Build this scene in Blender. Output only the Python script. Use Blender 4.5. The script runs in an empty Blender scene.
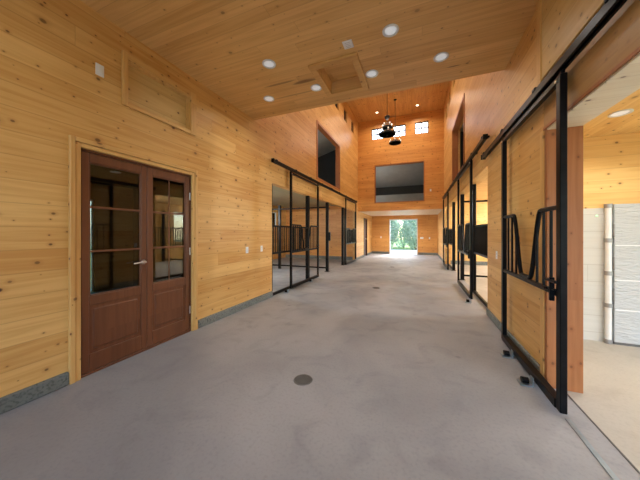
import bpy, math, random
from mathutils import Vector
PI = math.pi
random.seed(7)
S = bpy.context.scene
C = S.collection

# ------------------------------------------------------------------ materials
def new_mat(name):
    m = bpy.data.materials.new(name); m.use_nodes = True
    nt = m.node_tree
    return m, nt, nt.nodes['Principled BSDF']

def N(nt, t, **kw):
    n = nt.nodes.new(t)
    for k, v in kw.items():
        setattr(n, k, v)
    return n

def mth(nt, op, a, b=None, c=None):
    n = nt.nodes.new('ShaderNodeMath'); n.operation = op
    for i, v in enumerate((a, b, c)):
        if v is None: continue
        if isinstance(v, (int, float)): n.inputs[i].default_value = v
        else: nt.links.new(v, n.inputs[i])
    return n.outputs[0]

def mixc(nt, fac, a, b, mode='MIX'):
    n = nt.nodes.new('ShaderNodeMix'); n.data_type = 'RGBA'; n.blend_type = mode
    for i, v in ((0, fac), (6, a), (7, b)):
        if isinstance(v, (int, float)): n.inputs[i].default_value = v
        elif isinstance(v, tuple): n.inputs[i].default_value = (*v, 1) if len(v) == 3 else v
        else: nt.links.new(v, n.inputs[i])
    return n.outputs[2]

def smooth(nt, v, lo, hi, to0=0.0, to1=1.0):
    n = nt.nodes.new('ShaderNodeMapRange'); n.interpolation_type = 'SMOOTHSTEP'
    nt.links.new(v, n.inputs[0])
    for i, x in zip((1, 2, 3, 4), (lo, hi, to0, to1)): n.inputs[i].default_value = x
    return n.outputs[0]

def comb(nt, x, y, z=0.0):
    n = nt.nodes.new('ShaderNodeCombineXYZ')
    for i, v in enumerate((x, y, z)):
        if isinstance(v, (int, float)): n.inputs[i].default_value = v
        else: nt.links.new(v, n.inputs[i])
    return n.outputs[0]

def wood(name, along, across, light, dark, width=0.184, length=3.4, knots=1.0, rough=0.42, groove=True, spread=0.75, gloss=0.35, dens=.5, stains=()):
    """tongue and groove pine boards: grain runs on axis `along`, boards stack on axis `across`"""
    m, nt, b = new_mat(name)
    tc = N(nt, 'ShaderNodeTexCoord'); sp = N(nt, 'ShaderNodeSeparateXYZ')
    nt.links.new(tc.outputs['Object'], sp.inputs[0])
    ax = {'x': sp.outputs[0], 'y': sp.outputs[1], 'z': sp.outputs[2]}
    third = [k for k in 'xyz' if k not in (along, across)][0]
    A, B, T = ax[along], ax[across], ax[third]
    q = mth(nt, 'DIVIDE', mth(nt, 'ADD', B, 40.0), width)
    row = mth(nt, 'FLOOR', q); fr = mth(nt, 'FRACT', q)
    wn = N(nt, 'ShaderNodeTexWhiteNoise', noise_dimensions='1D'); nt.links.new(row, wn.inputs['W'])
    al = mth(nt, 'ADD', mth(nt, 'DIVIDE', A, length), mth(nt, 'MULTIPLY', wn.outputs['Value'], 7.0))
    seg = mth(nt, 'FLOOR', al); sfr = mth(nt, 'FRACT', al)
    wn2 = N(nt, 'ShaderNodeTexWhiteNoise', noise_dimensions='2D')
    nt.links.new(comb(nt, row, seg), wn2.inputs['Vector'])
    tone = wn2.outputs['Value']
    # grain
    gv = comb(nt, mth(nt, 'ADD', mth(nt, 'MULTIPLY', A, 1.3), mth(nt, 'MULTIPLY', tone, 31.0)),
              mth(nt, 'MULTIPLY', B, 26.0), mth(nt, 'MULTIPLY', T, 26.0))
    g = N(nt, 'ShaderNodeTexNoise'); g.inputs['Scale'].default_value = 1.0; g.inputs['Detail'].default_value = 4
    g.inputs['Distortion'].default_value = 0.6
    nt.links.new(gv, g.inputs['Vector'])
    bl = N(nt, 'ShaderNodeTexNoise'); bl.inputs['Scale'].default_value = 0.9; bl.inputs['Detail'].default_value = 2
    nt.links.new(tc.outputs['Object'], bl.inputs['Vector'])
    f = mth(nt, 'ADD', mth(nt, 'MULTIPLY', tone, spread * 0.55), mth(nt, 'MULTIPLY', smooth(nt, g.outputs[0], 0.35, 0.7), 0.42))
    f = mth(nt, 'ADD', f, mth(nt, 'MULTIPLY', smooth(nt, bl.outputs[0], 0.4, 0.65), 0.2))
    col = mixc(nt, f, light, dark)
    if knots > 0:
        for (sa, sb, off, thr) in ((3.4, 4.6, 0.0, 0.070), (5.6, 7.3, 13.7, 0.065)):
            kv = comb(nt, mth(nt, 'ADD', mth(nt, 'MULTIPLY', A, sa), off), mth(nt, 'MULTIPLY', mth(nt, 'ADD', B, T), sb))
            vo = N(nt, 'ShaderNodeTexVoronoi', voronoi_dimensions='2D'); vo.inputs['Scale'].default_value = 1.0
            nt.links.new(kv, vo.inputs['Vector'])
            sc = N(nt, 'ShaderNodeSeparateColor'); nt.links.new(vo.outputs['Color'], sc.inputs[0])
            on = mth(nt, 'GREATER_THAN', sc.outputs[0], dens)
            size = mth(nt, 'MULTIPLY_ADD', mth(nt, 'POWER', sc.outputs[1], 1.6), 1.15, 0.38)
            core_k = mth(nt, 'MULTIPLY_ADD', sc.outputs[2], 0.55, 0.45)
            d = mth(nt, 'DIVIDE', vo.outputs['Distance'], size)
            core = mth(nt, 'MULTIPLY', smooth(nt, d, thr, thr * 0.45), on)
            halo = mth(nt, 'MULTIPLY', smooth(nt, d, thr * 2.6, thr * 0.8), on)
            col = mixc(nt, mth(nt, 'MULTIPLY', halo, 0.30 * knots), col, (dark[0] * .75, dark[1] * .6, dark[2] * .5))
            col = mixc(nt, mth(nt, 'MULTIPLY', mth(nt, 'MULTIPLY', core, core_k), knots), col, (0.10, 0.04, 0.014))
    for (sa, sb, ra, rb, k) in stains:
        da = mth(nt, 'DIVIDE', mth(nt, 'SUBTRACT', A, sa), ra); db = mth(nt, 'DIVIDE', mth(nt, 'SUBTRACT', B, sb), rb)
        dd = mth(nt, 'SQRT', mth(nt, 'ADD', mth(nt, 'MULTIPLY', da, da), mth(nt, 'MULTIPLY', db, db)))
        dd = mth(nt, 'ADD', dd, mth(nt, 'MULTIPLY', mth(nt, 'SUBTRACT', g.outputs[0], .5), 1.6))
        col = mixc(nt, mth(nt, 'MULTIPLY', smooth(nt, dd, 1.0, .5), k), col, (.16, .065, .02))
    h = mth(nt, 'MULTIPLY', g.outputs[0], 0.12)
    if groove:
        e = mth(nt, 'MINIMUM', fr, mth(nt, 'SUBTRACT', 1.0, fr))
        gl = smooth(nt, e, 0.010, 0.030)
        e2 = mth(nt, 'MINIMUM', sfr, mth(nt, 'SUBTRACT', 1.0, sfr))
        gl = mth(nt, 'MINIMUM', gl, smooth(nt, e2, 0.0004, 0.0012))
        col = mixc(nt, mth(nt, 'MULTIPLY', mth(nt, 'SUBTRACT', 1.0, gl), 0.28), col, (dark[0] * .5, dark[1] * .42, dark[2] * .35))  # shade of the gaps between boards mixed into the colour
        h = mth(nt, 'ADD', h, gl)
    bp = N(nt, 'ShaderNodeBump'); bp.inputs['Strength'].default_value = 0.25; bp.inputs['Distance'].default_value = 0.004
    nt.links.new(h, bp.inputs['Height']); nt.links.new(bp.outputs[0], b.inputs['Normal'])
    nt.links.new(col, b.inputs['Base Color'])
    b.inputs['Roughness'].default_value = rough
    b.inputs['Specular IOR Level'].default_value = gloss
    return m

def plain(name, col, rough=0.5, metal=0.0, var=0.12, scale=9.0, bump=0.0, spec=0.4):
    m, nt, b = new_mat(name)
    tc = N(nt, 'ShaderNodeTexCoord')
    n = N(nt, 'ShaderNodeTexNoise'); n.inputs['Scale'].default_value = scale; n.inputs['Detail'].default_value = 5
    nt.links.new(tc.outputs['Object'], n.inputs['Vector'])
    lo = tuple(c * (1 - var) for c in col); hi = tuple(min(1, c * (1 + var)) for c in col)
    nt.links.new(mixc(nt, smooth(nt, n.outputs[0], 0.3, 0.7), lo, hi), b.inputs['Base Color'])
    b.inputs['Roughness'].default_value = rough; b.inputs['Metallic'].default_value = metal
    b.inputs['Specular IOR Level'].default_value = spec
    if bump:
        bp = N(nt, 'ShaderNodeBump'); bp.inputs['Strength'].default_value = bump; bp.inputs['Distance'].default_value = 0.01
        nt.links.new(n.outputs[0], bp.inputs['Height']); nt.links.new(bp.outputs[0], b.inputs['Normal'])
    return m

def emis(name, col, strength):
    m, nt, b = new_mat(name)
    b.inputs['Base Color'].default_value = (0.8, 0.8, 0.8, 1)
    b.inputs['Emission Color'].default_value = (*col, 1); b.inputs['Emission Strength'].default_value = strength
    return m

def glassmat(name, tint=(0.9, 0.93, 0.92), ior=1.5, rough=0.0):
    m = bpy.data.materials.new(name); m.use_nodes = True; nt = m.node_tree
    for n in list(nt.nodes):
        if n.type != 'OUTPUT_MATERIAL': nt.nodes.remove(n)
    out = [n for n in nt.nodes][0]
    fr = N(nt, 'ShaderNodeFresnel'); fr.inputs[0].default_value = ior
    tr = N(nt, 'ShaderNodeBsdfTransparent'); tr.inputs[0].default_value = (*tint, 1)
    gl = N(nt, 'ShaderNodeBsdfGlossy'); gl.inputs['Roughness'].default_value = rough
    mx = N(nt, 'ShaderNodeMixShader')
    nt.links.new(mth(nt, 'MULTIPLY', fr.outputs[0], 1.6), mx.inputs[0])
    nt.links.new(tr.outputs[0], mx.inputs[1]); nt.links.new(gl.outputs[0], mx.inputs[2])
    nt.links.new(mx.outputs[0], out.inputs[0])
    return m

def concrete(name, a, b_, stain, rough=0.55, grit=0.18):
    m, nt, b = new_mat(name)
    tc = N(nt, 'ShaderNodeTexCoord')
    def noise(s, d=5, dist=0.0):
        n = N(nt, 'ShaderNodeTexNoise'); n.inputs['Scale'].default_value = s; n.inputs['Detail'].default_value = d
        n.inputs['Distortion'].default_value = dist
        nt.links.new(tc.outputs['Object'], n.inputs['Vector']); return n.outputs[0]
    big = noise(0.55, 4, 0.8); mid = noise(2.6, 6, 1.2); fine = noise(45, 4)
    col = mixc(nt, smooth(nt, big, 0.35, 0.65), a, b_)
    col = mixc(nt, mth(nt, 'MULTIPLY', smooth(nt, mid, 0.5, 0.78), 0.42), col, stain)
    col = mixc(nt, mth(nt, 'MULTIPLY', smooth(nt, fine, 0.45, 0.75), grit), col, tuple(c * 0.7 for c in stain))
    # scattered small dark spots and pale scuffs
    vo = N(nt, 'ShaderNodeTexVoronoi'); vo.inputs['Scale'].default_value = 1.9
    nt.links.new(tc.outputs['Object'], vo.inputs['Vector'])
    sc = N(nt, 'ShaderNodeSeparateColor'); nt.links.new(vo.outputs['Color'], sc.inputs[0])
    sp = mth(nt, 'MULTIPLY', smooth(nt, vo.outputs['Distance'], 0.085, 0.03), mth(nt, 'GREATER_THAN', sc.outputs[0], 0.62))
    col = mixc(nt, mth(nt, 'MULTIPLY', sp, 0.38), col, tuple(c * 0.45 for c in stain))
    nt.links.new(col, b.inputs['Base Color'])
    r = smooth(nt, mid, 0.3, 0.8, rough - 0.08, rough + 0.14); nt.links.new(r, b.inputs['Roughness'])
    bp = N(nt, 'ShaderNodeBump'); bp.inputs['Strength'].default_value = 0.12; bp.inputs['Distance'].default_value = 0.004
    nt.links.new(fine, bp.inputs['Height']); nt.links.new(bp.outputs[0], b.inputs['Normal'])
    b.inputs['Specular IOR Level'].default_value = 0.35
    return m

PL, PD = (0.82, 0.53, 0.20), (0.62, 0.325, 0.095)
M = {}
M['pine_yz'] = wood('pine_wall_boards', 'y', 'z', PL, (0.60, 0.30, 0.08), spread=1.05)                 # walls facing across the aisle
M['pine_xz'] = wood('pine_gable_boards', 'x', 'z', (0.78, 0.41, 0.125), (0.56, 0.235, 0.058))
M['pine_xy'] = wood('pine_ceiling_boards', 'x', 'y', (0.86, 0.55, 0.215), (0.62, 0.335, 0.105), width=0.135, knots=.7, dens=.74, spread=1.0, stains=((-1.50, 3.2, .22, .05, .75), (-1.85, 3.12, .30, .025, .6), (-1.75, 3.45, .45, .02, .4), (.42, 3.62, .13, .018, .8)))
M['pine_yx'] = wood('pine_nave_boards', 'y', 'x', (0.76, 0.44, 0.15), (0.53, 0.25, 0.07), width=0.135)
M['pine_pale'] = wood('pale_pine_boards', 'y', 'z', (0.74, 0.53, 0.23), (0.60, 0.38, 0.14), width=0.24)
M['trim_y'] = wood('pine_trim_y', 'y', 'z', (0.78, 0.49, 0.18), (0.58, 0.30, 0.09), width=0.9, groove=False)
M['trim_x'] = wood('pine_trim_x', 'x', 'z', (0.78, 0.49, 0.18), (0.58, 0.30, 0.09), width=0.9, groove=False)
M['trim_z'] = wood('pine_trim_z', 'z', 'y', (0.78, 0.49, 0.18), (0.58, 0.30, 0.09), width=0.9, groove=False)
M['jamb'] = wood('reddish_jamb_timber', 'z', 'x', (0.50, 0.205, 0.075), (0.33, 0.115, 0.04), width=0.9, groove=False)
M['header'] = wood('shaded_header_timber', 'y', 'z', (0.52, 0.30, 0.11), (0.36, 0.18, 0.06), width=0.9, groove=False, knots=.4)  # darker than the other trim: the header's shade is in the colour
M['red_door'] = wood('mahogany_stain', 'z', 'y', (0.19, 0.070, 0.030), (0.105, 0.037, 0.016), width=0.9, groove=False, knots=0, rough=0.35)
M['dark_door'] = wood('dark_brown_door', 'z', 'y', (0.07, 0.025, 0.012), (0.04, 0.014, 0.008), width=0.9, groove=False, knots=0, rough=0.5)
M['floor'] = concrete('broomed_concrete', (0.385, 0.40, 0.425), (0.275, 0.292, 0.32), (0.20, 0.21, 0.225))
M['curb'] = concrete('curb_concrete', (0.25, 0.27, 0.25), (0.16, 0.175, 0.165), (0.075, 0.085, 0.08), 0.8, 0.8)
M['steel'] = plain('black_powder_coated_steel', (0.006, 0.0065, 0.008), 0.34, 0.0, 0.3, spec=0.13)
M['galv'] = plain('galvanised_steel', (0.33, 0.42, 0.50), 0.4, 0.8)
M['iron'] = plain('dark_wrought_iron', (0.012, 0.011, 0.011), 0.55)
M['white'] = plain('white_plastic', (0.82, 0.83, 0.84), 0.35, var=0.03)
M['outlet_dark'] = plain('outlet_slots', (0.12, 0.12, 0.12), 0.5)
M['nickel'] = plain('brushed_nickel', (0.75, 0.74, 0.72), 0.28, 1.0, 0.05)
M['drain'] = plain('cast_iron_drain', (0.16, 0.16, 0.155), 0.55, 0.2)
M['drywall'] = plain('grey_drywall', (0.26, 0.29, 0.30), 0.85, var=0.06, scale=3)
M['drywall_shaded'] = plain('shaded_loft_drywall', (0.07, 0.075, 0.075), 0.85, var=0.06, scale=3)  # grey drywall with the loft's shade put into its colour
M['drywall_lit'] = plain('lit_grey_drywall', (0.52, 0.55, 0.55), 0.8, var=0.05, scale=3)  # same drywall with the light on the slope put into its colour
M['lit_pine'] = wood('lit_room_pine', 'x', 'z', (0.90, 0.62, 0.25), (0.74, 0.42, 0.13), width=.15, spread=1.0)  # lighter pine copy: the bright rooms' light is put into its colour
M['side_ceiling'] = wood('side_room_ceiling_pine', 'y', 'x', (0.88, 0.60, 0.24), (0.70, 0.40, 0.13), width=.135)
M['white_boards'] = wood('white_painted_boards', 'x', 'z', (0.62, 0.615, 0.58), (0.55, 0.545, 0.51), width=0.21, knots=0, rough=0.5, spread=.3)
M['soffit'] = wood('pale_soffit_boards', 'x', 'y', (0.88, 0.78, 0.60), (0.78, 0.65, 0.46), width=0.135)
M['stall_ceiling'] = wood('dim_stall_ceiling', 'y', 'x', (0.40, 0.36, 0.24), (0.30, 0.27, 0.18), width=0.14, knots=.3)  # dulled pine: the left stall's dimness is put into the colour
M['grey_pvc'] = plain('grey_collar_metal', (0.34, 0.34, 0.34), 0.4, 0.6)
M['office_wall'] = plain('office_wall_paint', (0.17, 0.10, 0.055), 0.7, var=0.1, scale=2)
M['office_floor'] = plain('office_floor', (0.25, 0.22, 0.2), 0.5)
M['white_frame'] = plain('white_window_frame', (0.75, 0.76, 0.76), 0.4, var=0.03)
M['slate_frame'] = plain('slate_blue_frame', (0.10, 0.12, 0.16), 0.5, var=0.05)
M['glass'] = glassmat('clear_glass')
M['door_glass'] = glassmat('door_glass', (0.55, 0.58, 0.56))
M['lens'] = emis('lamp_lens_cool', (0.80, 0.92, 1.0), 0.28)
M['lens_warm'] = emis('lamp_lens_warm', (1.0, 0.82, 0.55), 6.0)
M['bulb'] = emis('candle_bulb', (1.0, 0.88, 0.68), 0.9)
M['led'] = emis('green_led', (0.05, 1.0, 0.15), 2.0)
M['can'] = plain('white_lamp_trim', (0.80, 0.82, 0.84), 0.4, var=0.02)
M['gravel'] = plain('pale_gravel', (0.62, 0.59, 0.53), 0.9, var=0.25, scale=40)
M['lawn'] = plain('mown_lawn', (0.13, 0.24, 0.05), 0.9, var=0.4, scale=14)
M['bark'] = plain('bark', (0.10, 0.07, 0.045), 0.9, var=0.3, scale=20)

def sheet_mat():
    m, nt, b = new_mat('white_wrinkled_sheet')
    tc = N(nt, 'ShaderNodeTexCoord'); mp = N(nt, 'ShaderNodeMapping'); mp.inputs['Scale'].default_value = (5, 5, 22)
    mp.inputs['Rotation'].default_value = (0, 0.25, 0)
    nt.links.new(tc.outputs['Object'], mp.inputs[0])
    n = N(nt, 'ShaderNodeTexNoise'); n.inputs['Scale'].default_value = 1.2; n.inputs['Detail'].default_value = 5; n.inputs['Distortion'].default_value = 1.4
    nt.links.new(mp.outputs[0], n.inputs['Vector'])
    b.inputs['Base Color'].default_value = (0.52, 0.545, 0.56, 1); b.inputs['Roughness'].default_value = 0.32
    bp = N(nt, 'ShaderNodeBump'); bp.inputs['Strength'].default_value = 0.8; bp.inputs['Distance'].default_value = 0.03
    nt.links.new(n.outputs[0], bp.inputs['Height']); nt.links.new(bp.outputs[0], b.inputs['Normal'])
    return m
M['sheet'] = sheet_mat()

def leaf_mat():
    m, nt, b = new_mat('pale_leaves')
    tc = N(nt, 'ShaderNodeTexCoord')
    n = N(nt, 'ShaderNodeTexNoise'); n.inputs['Scale'].default_value = 5; n.inputs['Detail'].default_value = 4
    nt.links.new(tc.outputs['Object'], n.inputs['Vector'])
    c = mixc(nt, smooth(nt, n.outputs[0], 0.35, 0.65), (0.30, 0.46, 0.32), (0.62, 0.76, 0.66))
    nt.links.new(c, b.inputs['Base Color']); b.inputs['Roughness'].default_value = 0.45
    tl = N(nt, 'ShaderNodeBsdfTranslucent'); nt.links.new(c, tl.inputs[0])
    mx = N(nt, 'ShaderNodeMixShader'); mx.inputs[0].default_value = 0.4
    out = [x for x in nt.nodes if x.type == 'OUTPUT_MATERIAL'][0]
    nt.links.new(b.outputs[0], mx.inputs[1]); nt.links.new(tl.outputs[0], mx.inputs[2]); nt.links.new(mx.outputs[0], out.inputs[0])
    return m
M['leaf'] = leaf_mat()

# ------------------------------------------------------------------ mesh helpers
class MB:
    def __init__(s): s.v = []; s.f = []; s.sm = []
    def add(s, vs, fs, smooth=False):
        o = len(s.v); s.v += [tuple(p) for p in vs]
        s.f += [tuple(i + o for i in f) for f in fs]; s.sm += [smooth] * len(fs); return s
    def box(s, x0, x1, y0, y1, z0, z1, b=0.0):
        x0, x1 = min(x0, x1), max(x0, x1); y0, y1 = min(y0, y1), max(y0, y1); z0, z1 = min(z0, z1), max(z0, z1)
        b = min(b, 0.45 * min(x1 - x0, y1 - y0, z1 - z0))
        if b <= 0:
            vs = [(x, y, z) for z in (z0, z1) for y in (y0, y1) for x in (x0, x1)]
            return s.add(vs, [(0, 2, 3, 1), (4, 5, 7, 6), (0, 1, 5, 4), (2, 6, 7, 3), (0, 4, 6, 2), (1, 3, 7, 5)])
        # chamfered box: each corner becomes three vertices
        lo, hi = (x0, y0, z0), (x1, y1, z1); vs = []; idx = {}
        for cx in (0, 1):
            for cy in (0, 1):
                for cz in (0, 1):
                    c = (cx, cy, cz)
                    for k in range(3):
                        p = []
                        for a in range(3):
                            q = (lo, hi)[c[a]][a]
                            if a != k: q += b if c[a] == 0 else -b
                            p.append(q)
                        idx[(c, k)] = len(vs); vs.append(tuple(p))
        fs = []
        for k in range(3):
            a, bb = [i for i in range(3) if i != k]
            for sd in (0, 1):
                loop = []
                for (p, q) in ((0, 0), (1, 0), (1, 1), (0, 1)):
                    c = [0, 0, 0]; c[k] = sd; c[a] = p; c[bb] = q; loop.append(idx[(tuple(c), k)])
                fs.append(tuple(loop))
        for k in range(3):                       # edges along axis k
            a, bb = [i for i in range(3) if i != k]
            for p in (0, 1):
                for q in (0, 1):
                    c0 = [0, 0, 0]; c0[a] = p; c0[bb] = q; c1 = list(c0); c1[k] = 1
                    c0, c1 = tuple(c0), tuple(c1)
                    fs.append((idx[(c0, a)], idx[(c1, a)], idx[(c1, bb)], idx[(c0, bb)]))
        for cx in (0, 1):
            for cy in (0, 1):
                for cz in (0, 1):
                    c = (cx, cy, cz); fs.append(tuple(idx[(c, k)] for k in range(3)))
        return s.add(vs, fs)
    def tube(s, pts, r, n=10, closed=False):
        pts = [Vector(p) for p in pts]; rs = r if isinstance(r, (list, tuple)) else [r] * len(pts)
        vs = []; L = len(pts); up = None
        for i, p in enumerate(pts):
            if closed: t = pts[(i + 1) % L] - pts[i - 1]
            else: t = pts[min(i + 1, L - 1)] - pts[max(i - 1, 0)]
            t.normalize()
            if up is None:
                up = Vector((0, 0, 1)) if abs(t.z) < 0.9 else Vector((1, 0, 0))
            a = t.cross(up).normalized(); bb = a.cross(t).normalized(); up = bb
            for k in range(n):
                w = 2 * PI * k / n; vs.append(p + (a * math.cos(w) + bb * math.sin(w)) * rs[i])
        fs = []
        for i in range(L if closed else L - 1):
            j = (i + 1) % L
            for k in range(n):
                k2 = (k + 1) % n; fs.append((i * n + k, i * n + k2, j * n + k2, j * n + k))
        s.add(vs, fs, True)
        if not closed:
            s.add([vs[k] for k in range(n)], [tuple(reversed(range(n)))]); s.add([vs[(L - 1) * n + k] for k in range(n)], [tuple(range(n))])
        return s
    def lathe(s, prof, c=(0, 0, 0), n=24, axis='z'):
        vs = []; L = len(prof)
        for (r, h) in prof:
            for k in range(n):
                w = 2 * PI * k / n; a, b = r * math.cos(w), r * math.sin(w)
                p = {'z': (a, b, h), 'x': (h, a, b), 'y': (a, h, b)}[axis]
                vs.append((p[0] + c[0], p[1] + c[1], p[2] + c[2]))
        fs = [(i * n + k, i * n + (k + 1) % n, (i + 1) * n + (k + 1) % n, (i + 1) * n + k) for i in range(L - 1) for k in range(n)]
        s.add(vs, fs, True)
        for i in (0, L - 1):
            if prof[i][0] > 1e-5: s.add([vs[i * n + k] for k in range(n)], [tuple(range(n))])
        return s
    def prism(s, poly, axis, a0, a1):
        """poly: 2-D outline in the plane normal to axis, extruded from a0 to a1"""
        def P(u, v, w): return {'x': (w, u, v), 'y': (u, w, v), 'z': (u, v, w)}[axis]
        n = len(poly); vs = [P(u, v, a0) for u, v in poly] + [P(u, v, a1) for u, v in poly]
        fs = [tuple(reversed(range(n))), tuple(range(n, 2 * n))] + [(i, (i + 1) % n, (i + 1) % n + n, i + n) for i in range(n)]
        return s.add(vs, fs)
    def build(s, name, mat, parent=None, off=None):
        me = bpy.data.meshes.new(name)
        o = Vector((0, 0, 0)) if off is None else Vector(off)
        me.from_pydata([tuple(Vector(p) - o) for p in s.v], [], s.f)
        me.polygons.foreach_set('use_smooth', s.sm)
        me.update()
        import bmesh as _b
        bm = _b.new(); bm.from_mesh(me); _b.ops.recalc_face_normals(bm, faces=bm.faces); bm.to_mesh(me); bm.free()
        if isinstance(mat, str): mat = M[mat]
        me.materials.append(mat)
        ob = bpy.data.objects.new(name, me); C.objects.link(ob)
        if parent is not None: ob.parent = parent
        elif off is not None: ob.location = o
        return ob

def tag(o, label=None, cat=None, group=None, kind=None):
    if label: o['label'] = label
    if cat: o['category'] = cat
    if group: o['group'] = group
    if kind: o['kind'] = kind
    return o
def empty(name, loc, rz=0.0):
    o = bpy.data.objects.new(name, None); C.objects.link(o); o.location = loc; o.rotation_euler = (0, 0, rz)
    o.empty_display_size = 0.1; return o
def dup(src, loc, rz=None, label=None, group=None):
    def cp(o, parent):
        c = o.copy(); C.objects.link(c)
        if parent is not None: c.parent = parent
        for ch in list(o.children): cp(ch, c)
        return c
    r = cp(src, None); r.location = loc
    if rz is not None: r.rotation_euler = (0, 0, rz)
    if label: r['label'] = label
    if group: r['group'] = group
    return r
def struct(name, mb, mat, cat='wall', label=None):
    o = mb.build(name, mat); o['kind'] = 'structure'
    if label: o['label'] = label
    o['category'] = cat
    return o
def panel(axis, a0, a1, ur, vr, holes=()):
    """solid wall slab normal to axis between a0 and a1 with rectangular openings (u0,u1,v0,v1)"""
    def P(u, v, w): return {'x': (w, u, v), 'y': (u, w, v), 'z': (u, v, w)}[axis]
    us = sorted({ur[0], ur[1], *[x for h in holes for x in h[:2] if ur[0] < x < ur[1]]})
    vs = sorted({vr[0], vr[1], *[x for h in holes for x in h[2:] if vr[0] < x < vr[1]]})
    def full(i, j):
        if not (0 <= i < len(us) - 1 and 0 <= j < len(vs) - 1): return False
        u, v = (us[i] + us[i + 1]) / 2, (vs[j] + vs[j + 1]) / 2
        return not any(h[0] < u < h[1] and h[2] < v < h[3] for h in holes)
    mb = MB(); ids = {}; V = []; F = []
    def vid(i, j, k):
        if (i, j, k) not in ids:
            ids[(i, j, k)] = len(V); V.append(P(us[i], vs[j], (a0, a1)[k]))
        return ids[(i, j, k)]
    for i in range(len(us) - 1):
        for j in range(len(vs) - 1):
            if not full(i, j): continue
            for k in (0, 1): F.append((vid(i, j, k), vid(i + 1, j, k), vid(i + 1, j + 1, k), vid(i, j + 1, k)))
            for (di, dj, e) in ((-1, 0, ((i, j), (i, j + 1))), (1, 0, ((i + 1, j), (i + 1, j + 1))), (0, -1, ((i, j), (i + 1, j))), (0, 1, ((i, j + 1), (i + 1, j + 1)))):
                if not full(i + di, j + dj):
                    (p, q), (r, t) = e; F.append((vid(p, q, 0), vid(r, t, 0), vid(r, t, 1), vid(p, q, 1)))
    mb.add(V, F); return mb

# ------------------------------------------------------------------ dimensions (metres; aisle runs along +Y, camera at the origin)
XL, XR = -2.91, 1.05           # aisle faces of the two long walls
TL, TR = 0.15, 0.22            # their thickness
YB, YG, YF = -3.4, 12.6, 16.7  # behind the camera, gable wall, far wall
ZC, ZN = 3.5, 7.0              # near ceiling, nave ceiling
YE = 3.95                      # edge of the near ceiling
STL0, STR0, ST1 = 4.55, 4.83, 12.1
HL, HR = 2.42, 2.46

# ------------------------------------------------------------------ setting
struct('floor', MB().box(-6.9, 5.6, YB - 0.2, YF + 0.25, -0.2, 0.0), 'floor', 'floor', 'grey broomed concrete floor of the barn aisle and stalls')
M['floor_beige_lit'] = concrete('lit_beige_concrete', (0.52, 0.505, 0.455), (0.43, 0.415, 0.37), (0.33, 0.315, 0.28))  # slab beyond the joint, with the rooms' brightness put into its tone
struct('floor_side_room', MB().box(1.158, 5.38, YB, 4.17, -0.01, 0.002), 'floor_beige_lit', 'floor', 'beige concrete slab of the side room, paled to carry its bright light')
struct('floor_stall_right', MB().box(1.20, 5.38, 4.45, 12.17, -0.01, 0.002), 'floor_beige_lit', 'floor', 'beige concrete slab of the right stalls, paled to carry their daylight')
loftholes = [(7.08, 9.40, 3.05, 4.76)]
small = [(8.83, 9.28, 6.10, 6.62), (10.03, 10.48, 6.10, 6.62), (11.25, 11.70, 6.10, 6.62)]
DY0, DY1, DZ = 1.30, 2.545, 2.155
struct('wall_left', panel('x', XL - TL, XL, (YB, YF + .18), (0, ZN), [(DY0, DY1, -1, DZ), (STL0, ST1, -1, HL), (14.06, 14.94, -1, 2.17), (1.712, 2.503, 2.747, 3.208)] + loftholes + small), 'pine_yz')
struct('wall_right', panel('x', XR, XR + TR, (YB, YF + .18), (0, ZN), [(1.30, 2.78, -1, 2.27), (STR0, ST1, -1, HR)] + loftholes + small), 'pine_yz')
gwins = [(-2.23, -1.63, 6.03, 6.58), (-1.19, -0.60, 6.03, 6.58), (-0.18, 0.41, 6.03, 6.58)]
struct('wall_gable', panel('y', YG, YG + 0.2, (XL, XR), (2.46, ZN), [(-2.05, 0.22, 2.86, 4.71)] + gwins), 'pine_xz')
struct('wall_far', panel('y', YF, YF + 0.18, (XL, XR), (0, 2.6), [(-1.75, -0.12, -1, 2.19)]), 'pine_xz')
struct('wall_back', panel('y', YB - 0.18, YB, (-6.9, 5.6), (0, ZN), [(-2.75, 0.9, -1, 3.35), (1.6, 5.2, -1, 2.4)]), 'pine_xz')
HX0, HX1, HY0, HY1 = -1.24, -0.77, 2.99, 3.60
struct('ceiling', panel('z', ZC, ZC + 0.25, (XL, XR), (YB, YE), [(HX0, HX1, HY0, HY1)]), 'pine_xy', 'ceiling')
struct('wall_loft', MB().box(XL, XR, YE - 0.12, YE, ZC + 0.25, ZN), 'pine_xz')
struct('ceiling_nave', MB().box(XL - TL, XR + TR, YE - 0.12, YG + .2, ZN, ZN + 0.2), 'pine_yx', 'ceiling')
struct('ceiling_back', MB().box(XL, XR, YG + .2, YF, 2.47, 2.6), 'soffit', 'ceiling')
# stalls and side rooms
SXL, SXR = -6.9, 5.4
wl = [(10.15, 11.25, 1.7, 2.42), (5.0, 7.8, .9, 2.42)]  # second window is unseen, added to let sky light into the stall
struct('wall_stall_left', panel('x', SXL - 0.15, SXL, (YB, YG), (0, 2.9), wl + [(3.06, 3.40, -1, 2.12)]), 'pine_yz')
struct('wall_stall_right', panel('x', SXR, SXR + 0.15, (YB, YG), (0, 2.9), [(5.3, 7.6, 0.9, 2.42), (8.8, 11.6, 0.9, 2.42), (-0.8, 3.2, -1, 2.35)]), 'pine_yz')
struct('wall_stall_left_end', MB().box(SXL, XL - TL, 12.2, 12.35, 0, 2.75), 'pine_xz')
struct('wall_stall_right_end', MB().box(XR + TR, SXR, 12.2, 12.35, 0, 2.75), 'lit_pine')
struct('wall_stall_left_near', MB().box(SXL, XL - TL, 4.3, 4.45, 0, 2.75), 'pine_xz')
struct('wall_side_room', MB().box(XR + TR, SXR, 4.2, 4.45, 0, 2.75), 'lit_pine')
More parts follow.
